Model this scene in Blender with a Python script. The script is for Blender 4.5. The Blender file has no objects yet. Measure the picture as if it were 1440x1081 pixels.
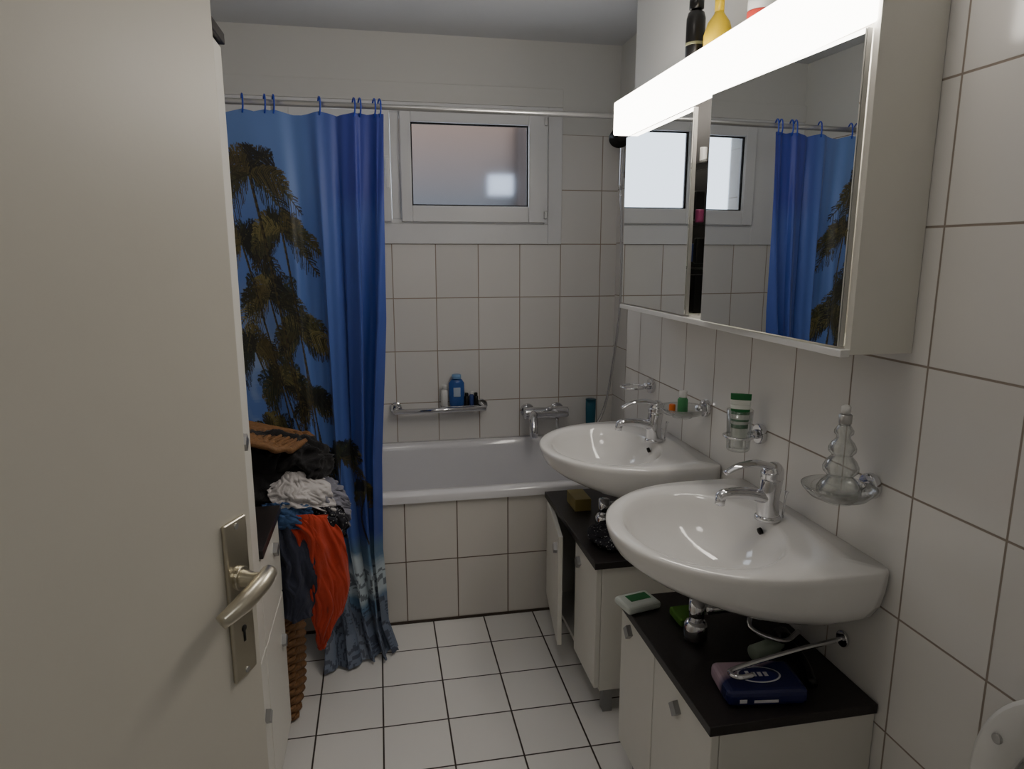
import bpy, bmesh, math, random
import numpy as np
from mathutils import Vector, Matrix, noise
random.seed(4)
S=bpy.context.scene
COL=S.collection

# ------------------------------------------------------------------ materials
def lin(c):
    return tuple(((v/255)/12.92 if v/255<=0.04045 else ((v/255+0.055)/1.055)**2.4) for v in c)
def newmat(name):
    m=bpy.data.materials.new(name); m.use_nodes=True
    nt=m.node_tree; b=nt.nodes['Principled BSDF']
    return m,nt,b
def mat(name,rgb,rough=0.5,metal=0.0,trans=0.0,ior=1.45,var=0.04,nscale=20,bump=0.0,bscale=60,coat=0.0,sheen=0):
    m,nt,b=newmat(name)
    c=lin(rgb)
    N=nt.nodes; L=nt.links
    tc=N.new('ShaderNodeTexCoord')
    nz=N.new('ShaderNodeTexNoise'); nz.inputs['Scale'].default_value=nscale; nz.inputs['Detail'].default_value=3
    L.new(tc.outputs['Object'],nz.inputs['Vector'])
    mx=N.new('ShaderNodeMix'); mx.data_type='RGBA'
    mx.inputs[6].default_value=(*[v*(1-var) for v in c],1); mx.inputs[7].default_value=(*[min(1,v*(1+var)) for v in c],1)
    L.new(nz.outputs['Fac'],mx.inputs[0]); L.new(mx.outputs[2],b.inputs['Base Color'])
    b.inputs['Roughness'].default_value=rough; b.inputs['Metallic'].default_value=metal
    b.inputs['Transmission Weight'].default_value=trans; b.inputs['IOR'].default_value=ior
    b.inputs['Coat Weight'].default_value=coat; b.inputs['Sheen Weight'].default_value=sheen
    if bump>0:
        n2=N.new('ShaderNodeTexNoise'); n2.inputs['Scale'].default_value=bscale; n2.inputs['Detail'].default_value=4
        L.new(tc.outputs['Object'],n2.inputs['Vector'])
        bp=N.new('ShaderNodeBump'); bp.inputs['Strength'].default_value=bump; bp.inputs['Distance'].default_value=0.004
        L.new(n2.outputs['Fac'],bp.inputs['Height']); L.new(bp.outputs['Normal'],b.inputs['Normal'])
    return m
def tile_mat(name,axes,offs,sizes,tile,grout,gw=0.0035,ztop=None,paint=(216,216,213),rough=0.16):
    m,nt,b=newmat(name); N=nt.nodes; L=nt.links
    g=N.new('ShaderNodeNewGeometry'); sp=N.new('ShaderNodeSeparateXYZ'); L.new(g.outputs['Position'],sp.inputs[0])
    def M(op,a,bv=None,clamp=False):
        n=N.new('ShaderNodeMath'); n.operation=op; n.use_clamp=clamp
        if isinstance(a,(int,float)): n.inputs[0].default_value=a
        else: L.new(a,n.inputs[0])
        if bv is not None:
            if isinstance(bv,(int,float)): n.inputs[1].default_value=bv
            else: L.new(bv,n.inputs[1])
        return n.outputs[0]
    ds=[];fl=[]
    for ax,o,s in zip(axes,offs,sizes):
        v=M('DIVIDE',M('SUBTRACT',sp.outputs[ax],o),s)
        f=M('FRACT',v); fl.append(M('FLOOR',v))
        ds.append(M('MULTIPLY',M('MINIMUM',f,M('SUBTRACT',1.0,f)),s))
    d=M('MINIMUM',ds[0],ds[1])
    mr=N.new('ShaderNodeMapRange'); mr.interpolation_type='SMOOTHSTEP'
    L.new(d,mr.inputs[0]); mr.inputs[1].default_value=gw*0.35; mr.inputs[2].default_value=gw*0.7
    mask=mr.outputs[0]
    cb=N.new('ShaderNodeCombineXYZ'); L.new(fl[0],cb.inputs[0]); L.new(fl[1],cb.inputs[1])
    wn=N.new('ShaderNodeTexWhiteNoise'); wn.noise_dimensions='3D'; L.new(cb.outputs[0],wn.inputs['Vector'])
    t=lin(tile); mx0=N.new('ShaderNodeMix'); mx0.data_type='RGBA'
    mx0.inputs[6].default_value=(*[v*0.96 for v in t],1); mx0.inputs[7].default_value=(*[min(1,v*1.02) for v in t],1)
    L.new(wn.outputs['Value'],mx0.inputs[0])
    mx=N.new('ShaderNodeMix'); mx.data_type='RGBA'; mx.inputs[6].default_value=(*lin(grout),1)
    L.new(mask,mx.inputs[0]); L.new(mx0.outputs[2],mx.inputs[7])
    colout=mx.outputs[2]
    r=N.new('ShaderNodeMapRange'); L.new(mask,r.inputs[0]); r.inputs[3].default_value=0.85; r.inputs[4].default_value=rough
    rout=r.outputs[0]; hout=mask
    if ztop is not None:
        up=M('GREATER_THAN',sp.outputs[2],ztop)
        m2=N.new('ShaderNodeMix'); m2.data_type='RGBA'; L.new(up,m2.inputs[0]); L.new(colout,m2.inputs[6]); m2.inputs[7].default_value=(*lin(paint),1)
        colout=m2.outputs[2]
        m3=N.new('ShaderNodeMix'); L.new(up,m3.inputs[0]); L.new(rout,m3.inputs[2]); m3.inputs[3].default_value=0.7
        rout=m3.outputs[0]
        hout=M('MAXIMUM',mask,up)
    wv=N.new('ShaderNodeTexNoise'); wv.inputs['Scale'].default_value=9
    L.new(g.outputs['Position'],wv.inputs['Vector'])
    hh=M('ADD',hout,M('MULTIPLY',wv.outputs['Fac'],0.25))
    bp=N.new('ShaderNodeBump'); bp.inputs['Strength'].default_value=0.5; bp.inputs['Distance'].default_value=0.0015
    L.new(hh,bp.inputs['Height']); L.new(bp.outputs['Normal'],b.inputs['Normal'])
    L.new(colout,b.inputs['Base Color']); L.new(rout,b.inputs['Roughness'])
    return m

TILE=(229,227,224)
m_tback=tile_mat('wall_tile_back',(0,2),(0.067,0.22),(0.2,0.25),TILE,(160,146,132),0.004,1.97)
m_tright=tile_mat('wall_tile_right',(1,2),(1.059,0.225),(0.2,0.25),TILE,(150,138,128),0.004,1.985)
m_tfront=tile_mat('tub_tile',(0,2),(0.067,0.257),(0.2,0.25),(222,218,212),(115,100,88),0.004)
m_floor=tile_mat('floor_tile',(0,1),(0.167,0.1),(0.2,0.2),(230,229,227),(62,54,50),0.005,rough=0.25)
m_paint=mat('wall_paint',(216,216,213),0.75,var=0.02,bump=0.1,bscale=200)
m_ceil=mat('ceiling_paint',(210,212,215),0.8,var=0.02)
m_pvc=mat('window_pvc',(228,229,231),0.3,var=0.01)
m_door=mat('door_lacquer',(207,203,192),0.38,var=0.015,bump=0.03,bscale=120)
m_nickel=mat('satin_nickel_champagne',(203,197,180),0.3,1.0)
m_dark=mat('black_hole',(18,16,15),0.7)
m_chrome=mat('chrome',(215,215,218),0.07,1.0,var=0.01)
m_cer=mat('ceramic',(236,235,233),0.06,var=0.01,coat=0.5)
m_enamel=mat('tub_enamel',(224,224,228),0.12,var=0.01,coat=0.4)
m_cab=mat('cabinet_white',(225,223,215),0.35,var=0.015)
m_top=mat('worktop_dark',(42,38,38),0.38,var=0.25,nscale=60,bump=0.1,bscale=200)
m_knob=mat('knob_grey',(150,150,150),0.3,0.7)
m_mirror=mat('mirror',(225,228,228),0.01,1.0,var=0)
m_alu=mat('alu',(190,190,190),0.3,0.9)
m_wick=mat('wicker',(128,92,58),0.6,var=0.45,nscale=90,bump=0.5,bscale=150)
m_black=mat('black_plastic',(14,13,13),0.3)
m_white=mat('white_plastic',(230,230,228),0.3)
m_blue=mat('hook_blue',(30,60,170),0.4)
# thin clear glass : transparent, reflection rising towards grazing, denser edges
def glassmat(name,edge,gloss,basev,rough):
    m=bpy.data.materials.new(name); m.use_nodes=True
    nt=m.node_tree; nt.nodes.clear()
    o_=nt.nodes.new('ShaderNodeOutputMaterial'); tb=nt.nodes.new('ShaderNodeBsdfTransparent'); gl=nt.nodes.new('ShaderNodeBsdfGlossy'); gl.inputs['Roughness'].default_value=rough
    lw=nt.nodes.new('ShaderNodeLayerWeight'); lw.inputs[0].default_value=0.5
    rp=nt.nodes.new('ShaderNodeValToRGB'); rp.color_ramp.elements[0].color=(0.97,0.98,0.975,1); rp.color_ramp.elements[1].color=(edge,edge*1.03,edge*1.02,1); rp.color_ramp.elements[0].position=0.35
    nt.links.new(lw.outputs['Facing'],rp.inputs[0]); nt.links.new(rp.outputs[0],tb.inputs[0])
    pw=nt.nodes.new('ShaderNodeMath'); pw.operation='POWER'; pw.inputs[1].default_value=2.2; nt.links.new(lw.outputs['Facing'],pw.inputs[0])
    ma=nt.nodes.new('ShaderNodeMath'); ma.operation='MULTIPLY_ADD'; ma.inputs[1].default_value=gloss; ma.inputs[2].default_value=basev; nt.links.new(pw.outputs[0],ma.inputs[0])
    mm_=nt.nodes.new('ShaderNodeMixShader'); nt.links.new(ma.outputs[0],mm_.inputs[0]); nt.links.new(tb.outputs[0],mm_.inputs[1]); nt.links.new(gl.outputs[0],mm_.inputs[2]); nt.links.new(mm_.outputs[0],o_.inputs[0])
    return m
m_glass=glassmat('clear_glass',0.72,0.55,0.07,0.03)
m_glass2=glassmat('thick_glass',0.55,0.75,0.15,0.06)

def emis(name,rgb,s):
    m=bpy.data.materials.new(name); m.use_nodes=True; nt=m.node_tree; nt.nodes.clear()
    e=nt.nodes.new('ShaderNodeEmission'); e.inputs[0].default_value=(*lin(rgb),1); e.inputs[1].default_value=s
    o=nt.nodes.new('ShaderNodeOutputMaterial'); nt.links.new(e.outputs[0],o.inputs[0]); return m

# ------------------------------------------------------------------ mesh helpers
def group(name,loc=(0,0,0)):
    e=bpy.data.objects.new(name,None); e.empty_display_size=0.05; COL.objects.link(e); e.location=loc; return e
def mk(name,verts,faces,m,parent=None,smooth=True):
    me=bpy.data.meshes.new(name); me.from_pydata([tuple(v) for v in verts],[],faces); me.update()
    if smooth: me.polygons.foreach_set('use_smooth',[True]*len(me.polygons))
    o=bpy.data.objects.new(name,me); COL.objects.link(o)
    if m: me.materials.append(m)
    if parent is not None: o.parent=parent
    return o
def fixn(o):
    bm=bmesh.new(); bm.from_mesh(o.data); bmesh.ops.recalc_face_normals(bm,faces=bm.faces); bm.to_mesh(o.data); bm.free(); return o
BF=[(0,3,2,1),(4,5,6,7),(0,1,5,4),(1,2,6,5),(2,3,7,6),(3,0,4,7)]
def bv(x0,x1,y0,y1,z0,z1):
    return [(x0,y0,z0),(x1,y0,z0),(x1,y1,z0),(x0,y1,z0),(x0,y0,z1),(x1,y0,z1),(x1,y1,z1),(x0,y1,z1)]
def boxes(name,bl,m,parent=None,bevel=0.0):
    vs=[];fs=[]
    for b in bl:
        o=len(vs); vs+=bv(*b); fs+=[tuple(i+o for i in f) for f in BF]
    o=mk(name,vs,fs,m,parent,False)
    if bevel>0:
        md=o.modifiers.new('bevel','BEVEL'); md.width=bevel; md.segments=3; md.limit_method='ANGLE'
    return o
def box(name,x0,x1,y0,y1,z0,z1,m,parent=None,bevel=0.0): return boxes(name,[(x0,x1,y0,y1,z0,z1)],m,parent,bevel)
def loft(name,rings,m,parent=None,cap0=True,cap1=True,closed=True):
    n=len(rings[0]); vs=[];fs=[]
    for r in rings: vs+=list(r)
    for i in range(len(rings)-1):
        for j in range(n if closed else n-1):
            a=i*n+j;b=i*n+(j+1)%n; fs.append((a,b,b+n,a+n))
    if cap0: fs.append(tuple(range(n-1,-1,-1)))
    if cap1: fs.append(tuple(range((len(rings)-1)*n,len(rings)*n)))
    return fixn(mk(name,vs,fs,m,parent))
def lathe(name,prof,loc,m,parent=None,seg=32,sx=1,sy=1):
    rings=[[(loc[0]+r*sx*math.cos(2*math.pi*k/seg),loc[1]+r*sy*math.sin(2*math.pi*k/seg),loc[2]+z) for k in range(seg)] for r,z in prof]
    return loft(name,rings,m,parent)
def crom(P,n):
    P=[Vector(p) for p in P]; Q=[P[0]*2-P[1]]+P+[P[-1]*2-P[-2]]; out=[]
    for i in range(1,len(Q)-2):
        for k in range(n):
            t=k/n; a,b,c,d=Q[i-1],Q[i],Q[i+1],Q[i+2]
            out.append(0.5*((2*b)+(c-a)*t+(2*a-5*b+4*c-d)*t*t+(3*b-a-3*c+d)*t**3))
    out.append(P[-1]); return out
def tube(name,pts,radii,m,parent=None,seg=12,n=6,smooth=True,flat=1.0,up=None,closed=False):
    if isinstance(radii,(int,float)): radii=[radii]*len(pts)
    if smooth and len(pts)>2:
        P=crom(pts,n); R=[]
        for i in range(len(radii)-1):
            for k in range(n): R.append(radii[i]+(radii[i+1]-radii[i])*k/n)
        R.append(radii[-1])
    else: P=[Vector(p) for p in pts]; R=list(radii)
    rings=[]; nrm=None
    for i,p in enumerate(P):
        if closed: t=(P[(i+1)%len(P)]-P[i-1]).normalized()
        else: t=(P[min(i+1,len(P)-1)]-P[max(i-1,0)]).normalized()
        if nrm is None:
            a=Vector(up) if up else (Vector((0,0,1)) if abs(t.z)<0.9 else Vector((1,0,0)))
            nrm=(a-t*a.dot(t)).normalized()
        else: nrm=(nrm-t*nrm.dot(t)).normalized()
        bn=t.cross(nrm)
        rings.append([p+nrm*math.cos(2*math.pi*k/seg)*R[i]*flat+bn*math.sin(2*math.pi*k/seg)*R[i] for k in range(seg)])
    if closed: rings.append(rings[0]); return loft(name,rings,m,parent,False,False)
    return loft(name,rings,m,parent)
def torus(name,c,R,r,m,parent=None,axis='Z',seg=32,sy=1.0):
    pts=[]
    for k in range(seg):
        a=2*math.pi*k/seg; x,y=R*math.cos(a),R*math.sin(a)*sy
        pts.append({'Z':(c[0]+x,c[1]+y,c[2]),'X':(c[0],c[1]+x,c[2]+y),'Y':(c[0]+x,c[1],c[2]+y)}[axis])
    return tube(name,pts,[r]*seg,m,parent,8,smooth=False,closed=True)
def disc(name,c,r,h,axis,m,parent=None,seg=24):
    d={'X':Vector((1,0,0)),'Y':Vector((0,1,0)),'Z':Vector((0,0,1))}[axis]; c=Vector(c)
    o=tube(name,[c-d*h/2,c+d*h/2],[r,r],m,parent,seg,smooth=False)
    o.data.polygons.foreach_set('use_smooth',[False]*len(o.data.polygons)); 
    md=o.modifiers.new('b','BEVEL'); md.width=min(h,r)*0.2; md.segments=2; md.limit_method='ANGLE'
    return o
def rrect(cx,cy,hx,hy,r,z,nc=8):
    pts=[]
    for sx,sy,a0 in ((1,1,0),(-1,1,90),(-1,-1,180),(1,-1,270)):
        for k in range(nc+1):
            a=math.radians(a0+90*k/nc)
            pts.append((cx+sx*(hx-r)+r*math.cos(a),cy+sy*(hy-r)+r*math.sin(a),z))
    return pts

# ------------------------------------------------------------------ room shell
XL,XR,XA=-0.70,0.977,1.147; YN,YB=0.20,3.24; ZC=2.37; YP=2.60
box('floor',XL-0.2,XA+0.2,-1.5,YB+0.25,-0.1,0,m_floor)
box('ceiling',XL-0.2,XA+0.2,-1.5,YB+0.25,ZC,ZC+0.1,m_ceil)
WX0,WX1,WZ0,WZ1=-0.42,0.80,1.56,2.06
boxes('wall_back',[(XL-0.2,WX0,YB,YB+0.25,0,ZC),(WX1,XA+0.2,YB,YB+0.25,0,ZC),(WX0,WX1,YB,YB+0.25,0,WZ0),(WX0,WX1,YB,YB+0.25,WZ1,ZC)],m_tback)
box('wall_right',XR,XA+0.2,0.08,YP,0,ZC,m_tright)
box('wall_alcove',XA,XA+0.2,YP,YB,0,ZC,m_tright)
box('wall_left',XL-0.2,XL,0.08,YB,0,ZC,m_tright)
boxes('wall_front',[(XL,-0.50,0.08,YN,0,ZC),(0.30,XR,0.08,YN,0,ZC),(-0.50,0.30,0.08,YN,2.04,ZC)],m_paint)
boxes('wall_hallway',[(XL-0.2,XA+0.2,-1.6,-1.5,0,ZC),(XL-0.3,XL-0.2,-1.5,0.08,0,ZC),(XA+0.2,XA+0.3,-1.5,0.08,0,ZC)],m_paint)
boxes('trim_door_frame',[(-0.50,-0.485,0.07,0.215,0,2.04),(0.285,0.30,0.07,0.215,0,2.04),(-0.50,0.30,0.07,0.215,2.025,2.04)],m_door,bevel=0.002)
box('wall_tub_ledge',XR,XA,YP,YB,0,0.53,m_tback)
boxes('trim_shutter_box',[(XL,0.867,YB-0.016,YB,2.085,2.165)],m_paint,bevel=0.002)
boxes('trim_window_casing',[(XL,WX0,YB-0.012,YB,1.47,2.085),(WX1,0.867,YB-0.012,YB,1.47,2.085),(WX0,WX1,YB-0.012,YB,1.47,WZ0),(WX0,WX1,YB-0.012,YB,WZ1,2.085)],m_pvc,bevel=0.003)
w=group('window_1')
def frame(name,x0,x1,z0,z1,l,r,b,t,y0,y1,bev=0.004):
    return boxes(name,[(x0,x0+l,y0,y1,z0,z1),(x1-r,x1,y0,y1,z0,z1),(x0+l,x1-r,y0,y1,z0,z0+b),(x0+l,x1-r,y0,y1,z1-t,z1)],m_pvc,w,bev)
frame('outer_frame',WX0,WX1,WZ0,WZ1,0.02,0.02,0.02,0.02,YB-0.01,YB+0.07)
box('mullion',0.075,0.115,YB-0.008,YB+0.07,WZ0+0.02,WZ1-0.02,m_pvc,w,0.003)
frame('sash_right',0.117,0.792,1.568,2.052,0.048,0.089,0.072,0.052,YB-0.03,YB+0.03)
frame('sash_left',-0.412,0.073,1.568,2.052,0.06,0.045,0.072,0.052,YB-0.03,YB+0.03)
def gask(x0,x1): boxes('gasket',[(x0,x1,YB-0.012,YB+0.0,1.64,1.646),(x0,x1,YB-0.012,YB,1.994,2.0),(x0,x0+.006,YB-0.012,YB,1.646,1.994),(x1-.006,x1,YB-0.012,YB,1.646,1.994)],m_dark,w)
gask(0.165,0.703); gask(-0.352,0.028)
m_frost,nt,b=newmat('frosted_glass')
b.inputs['Base Color'].default_value=(0.93,0.94,0.95,1); b.inputs['Transmission Weight'].default_value=1; b.inputs['IOR'].default_value=1.12; b.inputs['Roughness'].default_value=0.27
mk('pane_right',[(0.165,YB+0.005,1.64),(0.703,YB+0.005,1.64),(0.703,YB+0.005,2.0),(0.165,YB+0.005,2.0)],[(0,1,2,3)],m_frost,w)
mk('pane_left',[(-0.352,YB+0.005,1.64),(0.028,YB+0.005,1.64),(0.028,YB+0.005,2.0),(-0.352,YB+0.005,2.0)],[(0,1,2,3)],m_frost,w)
boxes('window_handle',[(0.045,0.07,YB-0.045,YB-0.03,1.79,1.85),(0.05,0.065,YB-0.07,YB-0.045,1.815,1.835),(0.05,0.066,YB-0.075,YB-0.062,1.71,1.835)],m_pvc,w,0.003)
boxes('hinges',[(0.775,0.79,YB-0.045,YB-0.03,1.585,1.62),(0.775,0.79,YB-0.045,YB-0.03,2.0,2.035)],m_alu,w,0.003)
# outside: building added to dim the straight view through the panes
m_bld,nt,b=newmat('facade')
g=nt.nodes.new('ShaderNodeNewGeometry'); sp=nt.nodes.new('ShaderNodeSeparateXYZ'); nt.links.new(g.outputs['Position'],sp.inputs[0])
cr=nt.nodes.new('ShaderNodeValToRGB'); mr=nt.nodes.new('ShaderNodeMapRange'); mr.inputs[1].default_value=1.8; mr.inputs[2].default_value=2.6
nt.links.new(sp.outputs[2],mr.inputs[0]); nt.links.new(mr.outputs[0],cr.inputs[0])
cr.color_ramp.elements[0].color=(*lin((78,78,80)),1); cr.color_ramp.elements[1].color=(*lin((116,94,80)),1)
nt.links.new(cr.outputs[0],b.inputs['Base Color']); b.inputs['Roughness'].default_value=0.9
bg=group('added_building')
box('facade',-0.05,8,6.2,6.6,-2,8,m_bld,bg)
box('side_wing',2.6,3.0,4.2,6.2,-2,8,m_bld,bg)
box('bright_spot_block',0.93,1.13,6.08,6.2,1.90,2.06,mat('bright_spot_grey',(180,185,195),0.6),bg)  # pale block made up to give the bright spot in the pane
box('drain_pipe',1.16,1.24,6.06,6.2,-2,2.45,mat('pipe_brown',(50,40,36),0.6),bg)

# ------------------------------------------------------------------ bathtub
t=group('bathtub')
cx,cy=(XL+XR)/2,(2.478+YB-0.002)/2; hx,hy=(XR-XL)/2-0.003,(YB-0.002-2.478)/2
rings=[rrect(cx,cy,hx,hy,0.012,0.498),rrect(cx,cy,hx,hy,0.012,0.524),rrect(cx,cy,hx-0.005,hy-0.005,0.012,0.532),
 rrect(cx,cy,hx-0.05,hy-0.05,0.10,0.534),rrect(cx,cy,hx-0.06,hy-0.058,0.11,0.528),rrect(cx,cy,hx-0.07,hy-0.066,0.12,0.50),
 rrect(cx,cy,hx-0.11,hy-0.085,0.13,0.30),rrect(cx,cy,hx-0.15,hy-0.11,0.14,0.17),rrect(cx,cy,hx-0.22,hy-0.17,0.12,0.135),rrect(cx,cy,hx-0.5,hy-0.26,0.05,0.13)]
loft('tub_shell',rings,m_enamel,t,False,True)
disc('drain',(0.75,cy,0.136),0.03,0.006,'Z',m_chrome,t)
disc('overflow',(0.862,cy,0.42),0.03,0.008,'X',m_chrome,t)
box('wall_tub_apron',XL,XR,2.49,2.52,0,0.497,m_tfront)
box('trim_silicone',XL,XR,2.484,2.49,0,0.008,mat('sealant',(70,60,52),0.6))

# ------------------------------------------------------------------ curtain rail + curtain
r=group('shower_curtain_rail')
tube('rail_tube',[(XL+0.002,2.455,1.908),(XR-0.002,2.455,1.908)],0.010,m_alu,r,16,smooth=False)
disc('flange_1',(XL+0.006,2.455,1.908),0.022,0.01,'X',m_alu,r); disc('flange_2',(XR-0.006,2.455,1.908),0.022,0.01,'X',m_alu,r)

NS,NT=480,860
W,H=0.95,1.88
tt=np.linspace(0,1,NT)[:,None]; ss=np.linspace(0,1,NS)[None,:]
def C(c): return np.array(lin(c))
base=np.zeros((NT,NS,3))
skyA=C((96,128,190)); skyB=C((72,104,178)); deep=C((46,62,152)); pale=C((150,170,200))
f=np.clip((ss-0.52)/0.33,0,1); f=f*f*(3-2*f)
base[:]=skyA*(1-f[...,None])+deep*f[...,None]
f2=np.clip((tt-0.13)/0.05,0,1)*np.clip((0.9-tt)/0.1,0,1)
base=base*(1-0.45*f2[...,None])+skyB*(0.45*f2[...,None])
nz=np.zeros((NT,NS))
for j in range(0,NT,5):
    for i in range(0,NS,5):
        nz[j:j+5,i:i+5]=noise.fractal(Vector((i/NS*3.2,j/NT*5,1.3)),0.8,2.0,4)
cl=np.clip(nz*2.2+0.1,0,1)*np.clip((0.46-ss)/0.2,0,1)*np.clip((tt-0.28)/0.15,0,1)
base=base*(1-cl[...,None])+pale*cl[...,None]
sea=np.clip((tt-0.78)/0.03,0,1)*np.ones_like(ss)
base=base*(1-sea[...,None])+C((96,128,160))*sea[...,None]
wave=np.clip((tt-0.83-0.015*np.sin(ss*17)-nz*0.03)/0.015,0,1)*np.clip((0.90-tt+0.02*np.sin(ss*11)+nz*0.03)/0.015,0,1)
base=base*(1-0.9*wave[...,None])+C((195,208,215))*0.9*wave[...,None]
sand=np.clip((tt-0.91+nz*0.03)/0.015,0,1)*np.ones_like(ss)
base=base*(1-sand[...,None])+C((112,124,145))*sand[...,None]
st=((np.sin(tt*200+ss*22+nz*26)>0.45)&(tt>0.85))*0.7
base=base*(1-st[...,None])+C((48,55,74))*st[...,None]
img=base
def paint(X,Y,c,a,w=1):
    X=np.asarray(X);Y=np.asarray(Y)
    ix=(X/W*(NS-1)).round().astype(int); iy=(Y/H*(NT-1)).round().astype(int)
    for dx in range(w):
        for dy in range(1 if w<2 else 2):
            jx=ix+dx-w//2; jy=iy+dy
            ok=(jx>=0)&(jx<NS)&(jy>=0)&(jy<NT)
            u=np.unique(jy[ok]*NS+jx[ok]); fl=img.reshape(-1,3); fl[u]=fl[u]*(1-a)+c*a
PC=[C((36,38,28)),C((50,48,32)),C((84,76,44)),C((38,48,40)),C((112,104,62)),C((26,28,28)),C((62,54,36)),C((70,70,44))]
def palm(cx,cy,R,bx,by,tw=5,nf=19):
    q=np.linspace(0,1,900); x=cx+(bx-cx)*q+0.025*np.sin(q*3.1)*(1 if bx>cx else -1); y=cy+(by-cy)*q
    paint(x,y,PC[6],0.95,tw); paint(x+0.003,y,PC[5],0.8,max(2,tw//2))
    m_=(np.sin(q*260)>0.4); paint(x[m_],y[m_],PC[2],0.5,tw-1)
    order=list(range(nf)); random.shuffle(order)
    for f in order:
        a=math.radians(-205+230*f/(nf-1)+random.uniform(-7,7)); L=R*random.uniform(0.75,1.12); dr=random.uniform(0.25,0.65)
        c1=random.choice(PC)
        q=np.linspace(0,1,160); X=cx+L*q*math.cos(a)*1.05; Y=cy+L*q*math.sin(a)*0.8+dr*L*q*q
        paint(X,Y,PC[2] if f%3==0 else PC[0],0.9,2)
        nl=18
        for k in range(1,nl+1):
            q=k/nl; x=cx+L*q*math.cos(a)*1.05; y=cy+L*q*math.sin(a)*0.8+dr*L*q*q
            ta=math.atan2(L*math.sin(a)*0.8+2*dr*L*q,L*math.cos(a)*1.05)
            ll=0.32*R*math.sin(math.pi*min(1,q*0.85+0.12))*random.uniform(0.8,1.15)
            for sgn in (-1,1):
                la=ta+sgn*0.85; z=np.linspace(0,1,40)
                c=c1*random.uniform(0.7,1.3)
                paint(x+ll*z*math.cos(la),y+ll*z*math.sin(la)+ll*0.35*z*z,c,0.85,2 if k%3 else 1)
palm(0.20,1.08,0.18,0.3,1.5)
palm(0.20,0.78,0.17,0.3,1.4)
palm(0.49,0.96,0.12,0.53,1.52,4)
palm(0.33,0.90,0.17,0.42,1.50)
palm(0.40,1.20,0.14,0.42,1.55,4)
palm(0.47,0.72,0.15,0.50,1.48,4)
palm(0.34,0.60,0.18,0.44,1.46)
palm(0.24,0.42,0.17,0.34,1.35)
palm(0.44,0.38,0.16,0.47,1.42,5)
palm(0.33,0.20,0.19,0.42,1.40,6)
palm(0.66,1.17,0.14,0.63,1.50,3)
palm(0.80,1.30,0.09,0.80,1.50,2)
def lerp_tab(tab,x):
    for (x0,v0),(x1,v1) in zip(tab[:-1],tab[1:]):
        if x<=x1:
            q=(x-x0)/(x1-x0); q=max(0,q)
            return Vector(v0).lerp(Vector(v1),q)
    return Vector(tab[-1][1])
LT=[(0,(-0.66,2.455,1.885)),(0.36,(-0.56,2.45,1.2)),(0.63,(-0.44,2.42,0.70)),(0.82,(-0.32,2.37,0.35)),(0.95,(-0.235,2.28,0.10)),(1,(-0.235,2.20,0.012))]
RT=[(0,(0.040,2.455,1.885)),(0.36,(0.018,2.45,1.2)),(0.63,(-0.018,2.44,0.70)),(0.82,(-0.028,2.42,0.35)),(0.95,(-0.012,2.36,0.09)),(1,(0.022,2.30,0.012))]
verts=np.zeros((NT,NS,3))
hooks=[0.03,0.2,0.36,0.457,0.496,0.704,0.857,0.89,0.95,0.985]
for j in range(NT):
    t_=j/(NT-1); A=lerp_tab(LT,t_); B=lerp_tab(RT,t_)
    am=0.006+0.018*min(1,t_*2.5)
    low=max(0,(t_-0.86)/0.14)
    for i in range(NS):
        s=i/(NS-1)
        p=A.lerp(B,s)
        wob=noise.noise(Vector((s*2.2,t_*1.6,5.3)))
        ph=2*math.pi*(1.3*s+2.6*s**3)+1.6*wob+0.5*t_
        amp=am*(0.5+0.6*s)
        off=amp*math.sin(ph)+0.30*amp*math.sin(2.7*ph+t_*3+1)
        nn=noise.noise(Vector((s*6,t_*4,0.3)))*0.012*min(1,t_*2)
        off+=nn+low*0.022*math.sin(s*24+t_*9)*min(1,low*1.5)
        x=p.x+amp*0.5*math.sin(ph*1.5+0.6)*s+low*0.010*math.sin(s*40+2)
        z=p.z
        if t_<0.03:
            dm=min(abs(s-h) for h in hooks); z-= (1-t_/0.03)*min(0.014,dm*0.16)
        z+=low*0.012*math.sin(s*21)*(1-low)
        verts[j,i]=(x,min(p.y-0.008+off*0.95,2.472),max(z,0.010 if t_>0.99 else 0.008))
V=verts.reshape(-1,3)
idx=np.arange(NT*NS).reshape(NT,NS)
F=np.stack([idx[:-1,:-1],idx[1:,:-1],idx[1:,1:],idx[:-1,1:]],-1).reshape(-1,4)
me=bpy.data.meshes.new('shower_curtain'); me.from_pydata(V.tolist(),[],F.tolist()); me.update()
me.polygons.foreach_set('use_smooth',[True]*len(me.polygons))
ca=me.color_attributes.new('print','FLOAT_COLOR','POINT')
ca.data.foreach_set('color',np.concatenate([np.clip(img,0,1).reshape(-1,3),np.ones((NT*NS,1))],1).astype(np.float32).ravel())
m_cur,nt,b=newmat('printed_curtain')
at=nt.nodes.new('ShaderNodeAttribute'); at.attribute_name='print'; nt.links.new(at.outputs['Color'],b.inputs['Base Color'])
b.inputs['Roughness'].default_value=0.5; b.inputs['Sheen Weight'].default_value=0.15
tr=nt.nodes.new('ShaderNodeBsdfTranslucent'); nt.links.new(at.outputs['Color'],tr.inputs[0])
ms=nt.nodes.new('ShaderNodeMixShader'); ms.inputs[0].default_value=0.2; out=nt.nodes['Material Output']
nt.links.new(b.outputs[0],ms.inputs[1]); nt.links.new(tr.outputs[0],ms.inputs[2]); nt.links.new(ms.outputs[0],out.inputs[0])
me.materials.append(m_cur)
cur=bpy.data.objects.new('shower_curtain',me); COL.objects.link(cur)
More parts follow.
